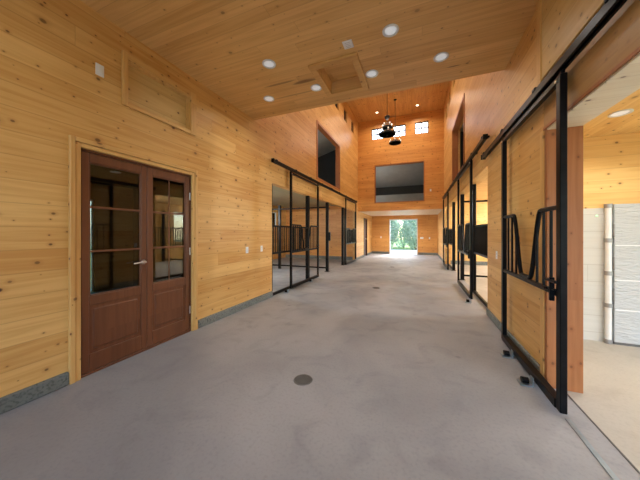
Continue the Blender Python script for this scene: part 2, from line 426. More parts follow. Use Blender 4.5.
struct('ceiling_stall_left', MB().box(SXL - 0.6, XL - TL, 4.3, YG, 2.75, 2.95), 'stall_ceiling', 'ceiling')
struct('ceiling_stall_right', MB().box(XR + TR, SXR + 0.3, 4.3, YG, 2.75, 2.95), 'pine_xy', 'ceiling')
struct('ceiling_side_room', MB().box(XR + TR, SXR + 0.3, YB - .2, 4.2, 2.56, 2.95), 'side_ceiling', 'ceiling')
# office behind the double doors
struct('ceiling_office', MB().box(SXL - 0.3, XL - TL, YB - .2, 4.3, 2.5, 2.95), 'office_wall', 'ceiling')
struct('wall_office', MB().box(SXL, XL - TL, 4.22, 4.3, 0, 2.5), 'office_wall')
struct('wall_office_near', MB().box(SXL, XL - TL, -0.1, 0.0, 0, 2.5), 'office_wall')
# lofts behind the upper openings
for side, x0, x1 in (('left', -6.4, XL - TL), ('right', XR + TR, 4.7)):
    far, near = (x0, x1) if side == 'left' else (x1, x0)
    mb = MB()
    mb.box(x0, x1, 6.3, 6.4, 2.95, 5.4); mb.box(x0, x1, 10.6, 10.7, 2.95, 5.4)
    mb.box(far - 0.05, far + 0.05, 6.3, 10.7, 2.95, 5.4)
    struct('wall_loft_' + side, mb, 'drywall_shaded')
    s_ = -1 if side == 'left' else 1
    mb = MB().prism([(near, 5.2), (near, 5.3), (far, 4.3), (far, 4.2)], 'y', 6.3, 10.7)
    struct('ceiling_loft_' + side, mb, 'drywall_lit', 'ceiling')
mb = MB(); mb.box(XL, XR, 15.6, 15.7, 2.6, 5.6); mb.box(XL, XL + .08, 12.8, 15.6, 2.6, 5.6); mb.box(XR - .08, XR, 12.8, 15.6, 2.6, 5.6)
struct('wall_loft_gable', mb, 'drywall_shaded')
struct('wall_loft_knee', MB().box(XL + .1, XR - .1, 14.3, 14.4, 2.6, 3.47), 'drywall')
struct('ceiling_loft_gable', MB().prism([(12.8, 5.3), (12.8, 5.4), (15.7, 4.2), (15.7, 4.1)], 'x', XL, XR), 'drywall_lit', 'ceiling')
# concrete base curbs
def curbs(name, x0, x1, spans):
    mb = MB()
    for a, b in spans: mb.box(x0, x1, a, b, 0, 0.118, 0.01)
    struct(name, mb, 'curb', 'curb', 'rough grey concrete curb along the foot of the pine wall')
curbs('baseboard_left', XL - 0.02, XL + 0.026, [(YB, 1.235), (2.63, STL0), (ST1, 14.0), (15.0, YF)])
curbs('baseboard_right', XR - 0.018, XR + 0.02, [(YB, 1.30), (2.86, STR0), (ST1, YF)])
mb = MB(); mb.box(XL, -1.82, YF - 0.02, YF + .01, 0, 0.14, .006); mb.box(-0.05, XR, YF - 0.02, YF + .01, 0, 0.14, .006)
struct('baseboard_far', mb, 'curb', 'curb', 'dark concrete curb along the far wall')
mb = MB(); mb.box(SXL, XL - TL, 12.17, 12.21, 0, 0.16)
struct('baseboard_stall_left', mb, 'curb', 'curb'); 
mb = MB(); mb.box(XR + TR, SXR, 12.17, 12.21, 0, 0.16)
struct('baseboard_stall_right', mb, 'curb', 'curb')
# openings: jambs and trims
mb = MB(); mb.box(XR - 0.012, XR + TR + 0.012, 2.755, 2.80, 0, 2.27, .004); struct('trim_1', mb, 'jamb', 'trim', 'reddish timber jamb of the side room opening')
mb = MB(); mb.box(XR - 0.02, XR + 0.004, 2.80, 2.87, 0, 2.27, .004); struct('trim_2', mb, 'trim_z', 'trim')
mb = MB(); mb.box(XR - 0.016, XR + 0.01, YB, 2.80, 2.27, 2.55, .004); struct('trim_3', mb, 'header', 'trim', 'broad timber header over the side room opening')
struct('trim_15', MB().box(XR - .024, XR - .012, .3, 2.80, 2.262, 2.288, .003), 'jamb', 'trim')
mb = MB(); mb.box(XR - 0.012, XR + TR + .01, 1.30, 2.755, 2.25, 2.28, .003); struct('trim_4', mb, 'soffit', 'trim')
mb = MB(); mb.box(XR - 0.035, XR + .005, YB, 2.79, 2.72, ZC, .003); struct('trim_5', mb, 'pine_pale', 'trim', 'proud pale pine boarding above the near rail')
mb = MB(); mb.box(XR - 0.045, XR + .005, 2.79, 2.87, 2.68, ZC, .003); struct('trim_6', mb, 'trim_z', 'trim')
# casing round the double doors
mb = MB()
for (p, q, e) in ((1.235, 1.275, .030), (1.277, 1.318, .020), (2.530, 2.568, .020), (2.570, 2.615, .030)): mb.box(XL - .01, XL + e, p, q, 0, 2.225 if e > .025 else 2.18, .004)
struct('trim_7', mb, 'trim_z', 'trim', 'pine side casings of the double doors')
mb = MB(); mb.box(XL - .01, XL + .022, 1.318, 2.530, 2.14, 2.18, .004); mb.box(XL - .01, XL + .030, 1.275, 2.570, 2.182, 2.225, .004); struct('trim_8', mb, 'trim_y', 'trim')
# upper opening liners
for nm, xx, sg in (('trim_9', XL, 1), ('trim_10', XR, -1)):
    y0, y1, z0, z1 = loftholes[0]; mb = MB(); e = xx + sg * 0.018; b = xx - sg * 0.16
    mb.box(b, e, y0 - .05, y0 + .02, z0 - .05, z1 + .05, .003); mb.box(b, e, y1 - .02, y1 + .05, z0 - .05, z1 + .05, .003)
    mb.box(b, e, y0 + .02, y1 - .02, z0 - .05, z0 + .02, .003); mb.box(b, e, y0 + .02, y1 - .02, z1 - .02, z1 + .05, .003)
    struct(nm, mb, 'jamb', 'trim', 'timber liner of the upper loft opening')
mb = MB(); mb.box(-2.07, -2.035, YG - .012, YG + .2, 2.84, 4.73); mb.box(.205, .24, YG - .012, YG + .2, 2.84, 4.73); mb.box(-2.035, .205, YG - .012, YG + .2, 2.84, 2.875); mb.box(-2.035, .205, YG - .012, YG + .2, 4.695, 4.73)
struct('trim_11', mb, 'jamb', 'trim', 'thin timber liner of the big gable opening')
# far doorway white frame
mb = MB(); mb.box(-1.79, -1.74, YF - .015, YF + .19, 0, 2.24, .003); mb.box(-.13, -.08, YF - .015, YF + .19, 0, 2.24, .003); mb.box(-1.74, -.13, YF - .015, YF + .19, 2.18, 2.24, .003)
struct('trim_12', mb, 'white_frame', 'trim', 'white frame of the open far doorway')
# floor joint and threshold strip at the side room
struct('trim_13', MB().box(0.985, 1.015, 0.9, 2.335, 0, 0.006), 'galv', 'trim', 'grey metal floor guide strip running out of the sliding gate')
struct('trim_14', MB().box(1.148, 1.158, 0.9, 2.74, 0, 0.003), 'outlet_dark', 'trim', 'dark joint line in the concrete at the side room')

# windows: gable and high side windows
def window(name, axis, at, u0, u1, z0, z1, cols=2, rows=2, mat='white_frame', dep=0.05, bar=0.03):
    w = empty(name, (0, 0, 0)); w['kind'] = 'structure'; w['category'] = 'window'
    def bx(mb, a, b, c, d):
        if axis == 'y': mb.box(a, b, at - dep / 2, at + dep / 2, c, d, .002)
        else: mb.box(at - dep / 2, at + dep / 2, a, b, c, d, .002)
    f = MB(); e = 0.035
    bx(f, u0, u0 + e, z0, z1); bx(f, u1 - e, u1, z0, z1); bx(f, u0 + e, u1 - e, z0, z0 + e); bx(f, u0 + e, u1 - e, z1 - e, z1)
    f.build('window_frame', mat, w)
    mm = MB()
    for i in range(1, cols):
        u = u0 + (u1 - u0) * i / cols; bx(mm, u - bar / 2, u + bar / 2, z0 + e, z1 - e)
    if rows > 1:
        for i in range(1, rows):
            z = z0 + (z1 - z0) * i / rows
            for k in range(cols):
                ua = u0 + e if k == 0 else u0 + (u1 - u0) * k / cols + bar / 2
                ub = u1 - e if k == cols - 1 else u0 + (u1 - u0) * (k + 1) / cols - bar / 2
                bx(mm, ua, ub, z - bar / 2, z + bar / 2)
    if mm.v: mm.build('muntin', mat, w)
    p = MB()
    if axis == 'y': p.box(u0 + .01, u1 - .01, at - .004, at + .004, z0 + .01, z1 - .01)
    else: p.box(at - .004, at + .004, u0 + .01, u1 - .01, z0 + .01, z1 - .01)
    p.build('pane', 'glass', w)
    return w
k = 1
for (a, b, c, d) in gwins: window('window_%d' % k, 'y', YG + .1, a, b, c, d, mat='slate_frame', bar=.05); k += 1
for xx in (XL - .08, XR + .1):
    for (a, b, c, d) in small: window('window_%d' % k, 'x', xx, a, b, c, d, mat='dark_door'); k += 1
for (a, b, c, d) in wl: window('window_%d' % k, 'x', SXL - .07, a, b, c, d, 2, 1); k += 1
for (a, b, c, d) in ((5.3, 7.6, .9, 2.42), (8.8, 11.6, .9, 2.42)): window('window_%d' % k, 'x', SXR + .07, a, b, c, d, 3, 1); k += 1
window('window_%d' % k, 'x', SXL - .07, 3.06, 3.40, 0.0, 2.12, 1, 1)

# the windows of the gable look out over the back roof: leave sky behind them (far wall top is cut there)
# ------------------------------------------------------------------ double doors
d = empty('door_1', (XL - .03, (DY0 + DY1) / 2, 0)); d['kind'] = 'structure'; d['category'] = 'door'
d['label'] = 'pair of dark red-brown french doors with glass upper halves'
o = d.location
X0, X1 = XL - .060, XL - .014      # leaf thickness
mb = MB(); mb.box(XL - .14, XL - .006, 1.302, 1.330, 0, 2.15, .004); mb.box(XL - .14, XL - .006, 2.515, 2.543, 0, 2.15, .004); mb.box(XL - .14, XL - .006, 1.330, 2.515, 2.12, 2.15, .004)
mb.box(XL - .14, XL - .004, 1.330, 2.515, 0, 0.022, .003)
mb.build('door_frame', 'red_door', d, o)
for (a, b, hand) in ((1.333, 1.936, 1), (1.940, 2.512, -1)):
    st = 0.062; mb = MB(); z0, z1 = 0.026, 2.117
    mb.box(X0, X1, a, a + st, z0, z1, .004); mb.box(X0, X1, b - st, b, z0, z1, .004)
    ia, ib = a + st, b - st
    mb.box(X0, X1, ia, ib, z1 - .09, z1, .004); mb.box(X0, X1, ia, ib, 0.655, 0.745, .004); mb.box(X0, X1, ia, ib, z0, 0.19, .004)
    leaf = mb.build('door_leaf', 'red_door', d, o)
    # raised lower panel with bevelled field
    mb = MB(); mb.box(X0 + .014, X1 - .014, ia - .008, ib + .008, .185, .66)
    mb.box(X0 + .006, X1 - .004, ia + .03, ib - .03, .225, .62, .012)
    mb.build('raised_panel', 'red_door', leaf, o)
    mb = MB(); m0, m1 = X0 + .004, X1 - .006
    zt = z1 - .09
    for (p, q, r, t) in ((ia, ia + .012, .745, zt), (ib - .012, ib, .745, zt), (ia + .012, ib - .012, .745, .757), (ia + .012, ib - .012, zt - .012, zt)):
        mb.box(m0, m1, p, q, r, t, .003)
    mb.build('glazing_bead', 'red_door', leaf, o)
    mb = MB()
    for i in (1, 2):
        z = .745 + (zt - .745) * i / 3; mb.box(m0, m1, ia + .012, ib - .012, z - .011, z + .011, .003)
    if hand < 0:
        yc = (ia + ib) / 2
        for i in range(3):
            za = .757 if i == 0 else .745 + (zt - .745) * i / 3 + .011
            zb = zt - .012 if i == 2 else .745 + (zt - .745) * (i + 1) / 3 - .011
            mb.box(m0 + .012, m1 - .012, yc - .006, yc + .006, za, zb, .002)
    mb.build('muntin', 'red_door', leaf, o)
    MB().box(X0 + .02, X0 + .026, ia - .004, ib + .004, .74, zt + .004).build('pane', 'door_glass', leaf, o)
    if hand > 0:
        mb = MB(); yh, zh = b - .04, 1.02
        mb.lathe([(0.0, X1), (.026, X1), (.026, X1 + .008), (.011, X1 + .012), (.011, X1 + .045), (0, X1 + .046)], (0, yh, zh), 16, 'x')
        mb.tube([(X1 + .04, yh, zh), (X1 + .045, yh - .05, zh + .002), (X1 + .042, yh - .125, zh - .004)], [.011, .009, .008], 10)
        h = mb.build('handle', 'nickel', leaf, o); h['label'] = 'nickel lever handle'
    if hand < 0:
        mb = MB()
        for z in (.3, 1.1, 1.85): mb.tube([(X1 + .006, b + .001, z - .05), (X1 + .006, b + .001, z + .05)], .007, 8)
        mb.build('hinge', 'nickel', leaf, o)
# dark door in the far left wall
d = empty('door_2', (XL, 14.5, 0)); d['kind'] = 'structure'; d['category'] = 'door'; d['label'] = 'narrow dark brown door at the far left of the aisle'; o = d.location
mb = MB(); mb.box(XL - .14, XL + .02, 14.02, 14.1, 0, 2.2, .004); mb.box(XL - .14, XL + .02, 14.9, 14.98, 0, 2.2, .004); mb.box(XL - .14, XL + .02, 14.1, 14.9, 2.13, 2.2, .004)
mb.build('door_frame', 'dark_door', d, o)
mb = MB(); mb.box(XL - .1, XL - .055, 14.104, 14.896, .02, 2.126, .004)
for (p, q) in ((.15, .95), (1.1, 2.0)): mb.box(XL - .06, XL - .045, 14.22, 14.78, p, q, .006)
lf = mb.build('door_leaf', 'dark_door', d, o)
MB().lathe([(0, XL - .055), (.02, XL - .055), (.012, XL - .03), (.026, XL - .01), (0, XL + .004)], (0, 14.82, 1.0), 14, 'x').build('knob', 'nickel', lf, o)

# ------------------------------------------------------------------ hatches
h = empty('access_panel', (XL, 2.12, 2.75)); o = h.location
tag(h, 'pale boarded access panel in a pine frame high on left wall above the doors', 'access panel')
for (p, q) in ((1.66, 1.715), (2.50, 2.59)): MB().box(XL, XL + .03, p, q, 2.70, 3.27, .004).build('side_trim', 'trim_z', h, o)
for (p, q) in ((3.205, 3.27), (2.70, 2.75)): MB().box(XL, XL + .026, 1.715, 2.50, p, q, .004).build('rail_trim', 'trim_y', h, o)
MB().box(XL - .075, XL - .055, 1.714, 2.501, 2.749, 3.206).build('board', 'pine_pale', h, o)
for (a, b, c, d_) in ((1.714, 1.726, 2.749, 3.206), (2.489, 2.501, 2.749, 3.206), (1.726, 2.489, 2.749, 2.761), (1.726, 2.489, 3.194, 3.206)):
    MB().box(XL - .055, XL + .004, a, b, c, d_).build('liner', 'trim_z', h, o)
h = empty('ceiling_hatch', ((HX0 + HX1) / 2, (HY0 + HY1) / 2, ZC)); o = h.location
tag(h, 'square recessed ceiling hatch with a pine frame between the recessed lights', 'hatch')
w = .085; mb = MB()
mb.box(HX0 - w, HX1 + w, HY0 - w, HY0, ZC - .03, ZC, .003); mb.box(HX0 - w, HX1 + w, HY1, HY1 + w, ZC - .03, ZC, .003)
mb.box(HX0 - w, HX0, HY0, HY1, ZC - .03, ZC, .003); mb.box(HX1, HX1 + w, HY0, HY1, ZC - .03, ZC, .003)
mb.build('frame', 'trim_x', h, o)
MB().box(HX0 + .003, HX1 - .003, HY0 + .003, HY1 - .003, ZC + .15, ZC + .175).build('hatch_board', 'pine_xy', h, o)

# ------------------------------------------------------------------ recessed lights
def make_light(name, label, lens, r=.085):
    t = empty(name, (0, 0, 0)); tag(t, label, 'ceiling light', 'recessed ceiling lights')
    MB().lathe([(r * .70, 0.0), (r * .74, -.008), (r, -.010), (r * 1.02, -.003), (r * 1.0, 0.0)], n=28).build('trim_ring', 'can', t)
    MB().lathe([(0, -.004), (r * .5, -.005), (r * .73, -.003)], n=28).build('lens', lens, t)
    return t
def lamp(loc, power, col, size=.16, spread=2.6):  # serves the seen fixtures and the added unseen fill lamps
    l = bpy.data.lights.new('downlight_and_fill', 'AREA'); l.shape = 'DISK'; l.size = size; l.energy = power; l.color = col; l.spread = spread
    ob = bpy.data.objects.new('downlight_and_fill', l); C.objects.link(ob); ob.location = (loc[0], loc[1], loc[2] - .03)
    return ob
near_l = [(-1.77, 2.70, 'large recessed light nearest the left wall in the near ceiling'),
          (-0.28, 2.73, 'recessed light at the top of the picture, right of the square vent plate'),
          (0.25, 3.37, 'recessed light nearest the right wall under the near ceiling'),
          (-0.59, 3.38, 'recessed light just right of the ceiling hatch'),
          (-1.41, 3.40, 'recessed light just left of the ceiling hatch'),
          (-2.23, 3.40, 'small recessed light close to the left end of the ceiling edge')]
L0 = None
WARM = (1.0, 0.80, 0.58); NEUT = (1.0, 0.93, 0.84)
for (x, y, lb) in near_l:
    if L0 is None: L0 = make_light('recessed_light', lb, 'lens'); L0.location = (x, y, ZC)
    else: dup(L0, (x, y, ZC), None, lb)
    lamp((x, y, ZC), 3, NEUT)
for (x, y) in ((-1.77, .6), (-.28, .6), (-1.77, -1.5), (-.28, -1.5)): lamp((x, y, ZC), 3, NEUT)  # extra lamps added behind the camera, without fixtures
N0 = make_light('recessed_light', 'glowing recessed light in high ceiling left of the chandelier rods', 'lens_warm', .075); N0.location = (-1.83, 11.83, ZN)
dup(N0, (-.07, 11.83, ZN), None, 'glowing recessed light in high ceiling above the rightmost small window')
for y in (11.83, 9.2, 6.6):
    for x in (-1.83, -.07): lamp((x, y, ZN), 20, WARM)
dup(L0, (1.885, 3.45, 2.56), None, 'recessed light in the pine ceiling of side room at right')
lamp((1.885, 3.45, 2.56), 9, NEUT); lamp((4.2, 1.6, 2.56), 62, NEUT, .5); lamp((4.2, -0.6, 2.56), 70, NEUT, .5); lamp((2.6, 3.0, 2.56), 7, NEUT)  # first lamp belongs to the fixture; the others are added unseen fill
def fill_lamp(loc, power, col, size=.06):  # unseen lamps without fixtures, added to brighten stalls and lofts
    l = bpy.data.lights.new('fill_lamp', 'POINT'); l.energy = power; l.color = col; l.shadow_soft_size = size
    ob = bpy.data.objects.new('fill_lamp', l); C.objects.link(ob); ob.location = loc
COOL = (.86, .95, 1.0)
fill_lamp((-2.6, 13.1, 3.6), 22, COOL); fill_lamp((-4.2, 6.7, 3.6), 24, COOL); fill_lamp((2.6, 6.7, 3.6), 14, COOL)
fill_lamp((3.9, 6.2, 2.1), 230, COOL); fill_lamp((4.2, 10.4, 2.0), 260, COOL); fill_lamp((-6.5, 5.6, 2.0), 260, (.78, .90, 1.0))
dup(L0, (-5.3, 2.93, 2.5), None, 'recessed light seen through the left door glass')
lamp((-5.3, 2.93, 2.5), 1.5, WARM)
for x in (-1.8, -.1): lamp((x, 14.6, 2.46), 34, NEUT)  # added lamps without fixtures, their bounce brightens the back soffit
v = empty('ceiling_vent_plate', (-.75, 2.75, ZC)); tag(v, 'small square white plate on the near ceiling before the hatch', 'ceiling plate')
MB().box(-.055, .055, -.06, .06, -.012, 0, .004).build('plate', 'white', v)
mb = MB()
for i in range(4): mb.box(-.03, .03, -.037 + i * .024, -.035 + i * .024, -.0135, -.012)
mb.build('slot', 'grey_pvc', v)

# ------------------------------------------------------------------ wall plates
def plate(name, label, cat, loc, normal, kind='outlet', w=.072, hgt=.115):
    t = empty(name, loc); tag(t, label, cat, 'electrical wall plates')
    rz = {'+x': 0, '-x': PI, '-y': -PI / 2}[normal]; t.rotation_euler = (0, 0, rz)
    MB().box(0, .007, -w / 2, w / 2, -hgt / 2, hgt / 2, .003).build('cover_plate', 'white', t)
    if kind == 'outlet':
        for z in (.021, -.021):
            s_ = MB().lathe([(0, .007), (.015, .007), (.015, .009), (0, .009)], (0, 0, z), 14, 'x').build('socket', 'white', t)
            MB().box(.0085, .0096, -.007, -.0045, z - .004, z + .006).box(.0085, .0096, .0045, .007, z - .004, z + .006).build('slot', 'outlet_dark', s_)
    else:
        n = max(1, round(w / .06))
        for i in range(n):
            y = (i - (n - 1) / 2) * .046; MB().box(.007, .013, y - .016, y + .016, -.033, .033, .002).build('rocker', 'white', t)
    return t
plate('wall_switch', 'white switch plate high on left wall beside the boarded access panel', 'switch', (XL, 1.47, 2.945), '+x', 'switch')
plate('wall_outlet', 'white wall plate low right of the double doors, left one of two', 'outlet', (XL, 3.72, 1.04), '+x')
plate('wall_outlet', 'white wall plate beside the edge of the left stall opening, right one of two', 'outlet', (XL, 4.17, 1.04), '+x')
plate('wall_outlet', 'white plate on the right wall between near gate and first stall opening', 'outlet', (XR, 4.30, 1.03), '-x')
plate('wall_switch', 'white switch plate on the far wall left of the bright doorway', 'switch', (-2.32, YF, 1.07), '-y', 'switch')
plate('wall_switch', 'wide white switch plate on the far wall just right of doorway', 'switch', (.16, YF, 1.04), '-y', 'switch', .19)
plate('wall_outlet', 'white plate on far wall, rightmost by the right stalls', 'outlet', (.60, YF, 1.04), '-y')
plate('wall_sensor', 'small white sensor on the gable right of the big dark opening', 'sensor', (.50, YG, 3.33), '-y', 'switch')

# ------------------------------------------------------------------ floor drains
def make_drain():
    t = empty('floor_drain', (-.99, 2.07, 0)); tag(t, 'dark round floor drain nearest the camera in the concrete', 'drain', 'floor drains down the aisle')
    MB().lathe([(.070, 0), (.074, .004), (.084, .005), (.088, 0)], n=28).build('rim', 'drain', t)
    mb = MB().lathe([(0, .001), (.071, .001)], n=28)
    for i in range(7):
        x = -.057 + i * .019; e = math.sqrt(max(0, .069 ** 2 - x * x)); mb.box(x - .006, x + .006, -e, e, .001, .006)
    mb.build('grate', 'drain', t); return t
D0 = make_drain()
dup(D0, (-.98, 6.2, 0), None, 'small floor drain second from the camera beside the left stalls')
dup(D0, (-.99, 10.25, 0), None, 'small floor drain third from the camera before the gable')
dup(D0, (-.99, 14.1, 0), None, 'small floor drain farthest away just before the bright doorway')

# ------------------------------------------------------------------ sliding gates
def gate(name, label, loc, rz, w, hgt, nbars, yoke=True, grp='sliding stall gates', bottom=True, flip=False):
    """local x along the gate, +y towards the stall, origin on the floor at mid width"""
    t = empty(name, loc, rz); tag(t, label, 'gate', grp)
    s = .03; hw = w / 2
    for sg in (-1, 1):
        MB().box(sg * hw - s, sg * hw + s, -.022, .022, .03, hgt, .004).build('stile', 'steel', t)
        hg = MB().box(sg * hw - .02, sg * hw + .02, -.012, .012, hgt, hgt + .03).build('hanger', 'steel', t)
        MB().tube([(sg * hw - .012 * sg, -.034, hgt - .04), (sg * hw - .012 * sg, -.020, hgt - .04)], .011, 10).build('bolt', 'nickel', hg)
    a, b = -hw + s, hw - s
    MB().box(a, b, -.02, .02, hgt - .045, hgt, .004).build('top_rail', 'steel', t)
    MB().box(a, b, -.03, .03, .03, .10, .005).build('bottom_rail', 'steel', t)
    zb, zt = .89, 1.545
    MB().box(a, b, -.016, .016, zb - .02, zb + .02, .004).build('grille_rail', 'steel', t)
    # yoke: flat shoulders and a deep U that nearly touches the grille rail
    def top(x):
        q = abs(x)
        if q > .33: return zt
        if q < .10: return zb + .035
        u = (q - .10) / .23; u = u * u * (3 - 2 * u)
        return zb + .035 + (zt - zb - .035) * u
    xs = sorted([a + (b - a) * i / 60 for i in range(61)])
    MB().tube([(x, 0, top(x)) for x in xs], .019, 10).build('yoke', 'steel', t)
    for i in range(1, nbars + 1):
        x = a + (b - a) * i / (nbars + 1); z = top(x)
        if z - zb < .12: continue
        MB().box(x - .009, x + .009, -.009, .009, zb + .015, z, .003).build('bar', 'steel', t)
    sg = 1 if not flip else -1
    mb = MB(); xl = sg * (hw - .07)
    mb.box(xl - .10, xl + .09, -.05, -.028, zb + .085, zb + .105, .003); mb.box(xl - .012, xl + .012, -.046, -.016, zb - .06, zb + .12, .003)
    mb.tube([(xl - .02, -.05, zb + .03), (xl - .02, -.075, zb + .03)], .009, 8); mb.box(xl - .055, xl + .055, -.04, -.018, zb + .025, zb + .04, .003)
    mb.build('latch', 'steel', t)
    return t
gate('sliding_gate', 'tall black sliding gate with a U dip at right, half across side room opening', (.98, 3.04, 0), -PI / 2, 1.34, 2.52, 9)
gate('sliding_gate', 'near black sliding gate in the left stall row with a dipped grille', (-2.83, 6.10, 0), PI / 2, 1.70, 2.80, 15)
gate('sliding_gate', 'far black sliding gate in left stall row, last before the gable', (-2.83, 10.92, 0), PI / 2, 1.78, 2.80, 15)
gate('sliding_gate', 'second black sliding gate on the right, hung across the first right stall', (.97, 6.62, 0), -PI / 2, 1.74, 2.80, 15)
gate('sliding_gate', 'farthest black sliding gate on the right near the far doorway', (.97, 10.92, 0), -PI / 2, 1.78, 2.80, 15)
def grille(name, label, loc, rz, w, nbars):
    t = empty(name, loc, rz); tag(t, label, 'grille', 'fixed stall grilles')
    hw = w / 2; zb, zt = .91, 1.50
    for z, nm in ((zt, 'top_rail'), (zb, 'bottom_rail')): MB().box(-hw, hw, -.016, .016, z - .02, z + .02, .003).build(nm, 'steel', t)
    MB().box(-hw, hw, -.02, .02, 0, .06, .003).build('floor_rail', 'steel', t)
    for i in range(1, nbars + 1):
        x = -hw + w * i / (nbars + 1); MB().box(x - .010, x + .010, -.010, .010, zb + .02, zt - .02, .003).build('bar', 'steel', t)
    for sg in (-1, 1): MB().box(sg * (hw - .015) - .015, sg * (hw - .015) + .015, -.018, .018, .06, HL - .02, .003).build('stile', 'steel', t)
    return t
XS = XL - .075
grille('stall_grille', 'fixed barred grille at the near end of the left stall opening', (XL - .022, (4.555 + 6.44) / 2, 0), PI / 2, 6.44 - 4.555, 22)
grille('stall_grille', 'fixed barred grille behind the far left gate, next to the gable', (XL - .022, (10.20 + 12.095) / 2, 0), PI / 2, 12.095 - 10.20, 22)
XSR = XR + .11
grille('stall_grille', 'fixed barred grille at near end of the first right stall', (XSR, (4.835 + 6.50) / 2, 0), -PI / 2, 6.50 - 4.835, 20)
grille('stall_grille', 'fixed barred grille at the far end of the right stalls', (XSR, (10.20 + 12.095) / 2, 0), -PI / 2, 12.095 - 10.20, 22)
# posts
def post(label, x, y, hgt, w=.10, box=0):
    t = empty('steel_post', (x, y, 0)); tag(t, label, 'post', 'square black stall posts')
    MB().box(-w / 2, w / 2, -w / 2, w / 2, .012, hgt, .006).build('shaft', 'steel', t)
    MB().box(-w / 2 - .03, w / 2 + .03, -w / 2 - .03, w / 2 + .03, 0, .012, .003).build('base_plate', 'steel', t)
    if box: MB().box(w / 2 * box, (w / 2 + .07) * box, -.045, .045, 1.08, 1.38, .008).build('latch_box', 'steel', t)
    return t
post('black post behind the near left gate, first of the left row', XS, 6.54, HL, .095)
post('black post in the left row between the two open stall fronts, with latch box', XS, 8.20, HL, .095, 1)
post('thick black post beside the far left gate', XS, 10.10, HL, .095)
post('black post behind the second right gate, nearest of right row', XSR, 6.60, HR, .095)
post('black post in middle of the right row, with latch box', XSR, 8.20, HR, .095, -1)
post('black post beside the farthest right gate', XSR, 10.10, HR, .095)
def divider(label, xa, xb, y, sg):
    t = empty('stall_divider', ((xa + xb) / 2, y, 0)); o = t.location; tag(t, label, 'stall divider', 'open steel stall dividers')
    for x in (xa + (xb - xa) * .49, xb - sg * .06):
        MB().box(x - .045, x + .045, y - .045, y + .045, 0, 2.4, .005).build('post', 'steel', t, o)
    e = .05 * sg
    for z, nm in ((2.25, 'top_rail'), (.13, 'bottom_rail')): MB().box(xa + e, xb - sg * .02, y - .025, y + .025, z - .025, z + .025, .004).build(nm, 'steel', t, o)
divider('open black steel divider frame inside the left stalls', XS, SXL, 8.2, -1)
divider('open black steel divider frame inside the right stalls', XSR, SXR, 8.2, 1)

# ------------------------------------------------------------------ overhead rails
def rail(label, x, y0, y1, z, wallx, nb):
    t = empty('sliding_door_rail', (x, (y0 + y1) / 2, z)); o = t.location; tag(t, label, 'rail', 'overhead sliding rails')
    poly = [(x - .026, z - .038), (x - .010, z - .038), (x - .010, z - .030), (x - .019, z - .027), (x - .019, z + .022), (x + .019, z + .022), (x + .019, z - .027), (x + .010, z - .030), (x + .010, z - .038), (x + .026, z - .038), (x + .028, z + .022), (x + .018, z + .030), (x - .018, z + .030), (x - .028, z + .022)]
    MB().prism(poly, 'y', y0, y1).build('track', 'steel', t, o)
    for i in range(nb):
        y = y0 + .12 + (y1 - y0 - .24) * i / (nb - 1)
        s_ = 1 if wallx > x else -1
        mb = MB(); mb.box(x - .034, x + .034, y - .03, y + .03, z + .012, z + .040, .004); mb.box(x + s_ * .025, wallx, y - .03, y + .03, z + .012, z + .040, .004)
        b = mb.build('bracket', 'steel', t, o)
    for y in (y0, y1):
        MB().box(x - .034, x + .034, y - .012, y + .012, z - .042, z + .036, .004).build('end_stop', 'steel', t, o)
rail('long black overhead rail above the left stall fronts', -2.83, 4.46, 11.95, 2.87, XL, 9)
rail('long black overhead rail above the right stall fronts', .97, 4.60, 11.95, 2.87, XR, 9)
rail('lower black overhead rail carrying the near right gate', .975, .75, 4.76, 2.59, XR, 5)
# floor guides
def guide(label, x, y):
    t = empty('floor_guide', (x, y, 0)); tag(t, label, 'floor guide', 'floor guides under the gates')
    MB().box(-.07, .03, -.045, .045, 0, .010, .002).build('base_plate', 'galv', t)
    MB().box(.022, .03, -.03, .03, .008, .075, .002).build('upright', 'galv', t)
    MB().tube([(-.05, .0, .036), (.0, .0, .036)], .026, 14).build('roller', 'steel', t)
guide('metal floor guide bracket under near right gate, closest to the camera', .905, 2.75)
guide('small metal floor guide under the near right gate, second from camera', .915, 3.29)
guide('black floor guide under near end of the second right gate', .905, 5.55)
guide('black floor guide under near end of the first left gate', -2.765, 4.95)
guide('floor guide at middle of the first left gate', -2.765, 6.3)

# ------------------------------------------------------------------ side room furnishings on its white wall
mb = MB().box(XR + TR, SXR, 4.17, 4.20, 0, 1.66, .002); struct('wall_side_room_white', mb, 'white_boards', 'wall', 'white painted boards on lower wall of the side room')
t = empty('white_panel_door', (2.75, 4.15, 0)); o = t.location; tag(t, 'white wrinkled sectional panel with a pole of grey collars in the side room', 'panel door')
MB().box(2.20, 3.55, 4.12, 4.165, .03, 1.70, .004).build('panel_sheet', 'sheet', t, o)
mb = MB()
for z in (.42, .78, 1.20): mb.box(2.205, 3.545, 4.112, 4.122, z - .006, z + .006, .002)
mb.build('seam', 'white', t, o)
MB().tube([(2.15, 4.13, 0), (2.15, 4.13, 1.70)], .030, 14).build('pole', 'white_frame', t, o)
for z in (.03, .47, .86, 1.26, 1.68): MB().tube([(2.15, 4.13, z - .025), (2.15, 4.13, z + .025)], .038, 14).build('collar', 'grey_pvc', t, o)
for z in (.60, .98, 1.38): MB().box(2.186, 2.20, 4.105, 4.125, z - .08, z + .08, .003).build('hinge', 'grey_pvc', t, o)
MB().box(2.2, 3.55, 4.12, 4.165, 0.0, .03, .002).build('bottom_seal', 'outlet_dark', t, o)
t = empty('alarm_sensor', (2.06, 4.17, 1.565)); tag(t, 'tiny sensor with a green light on the white boards of the side room', 'sensor')
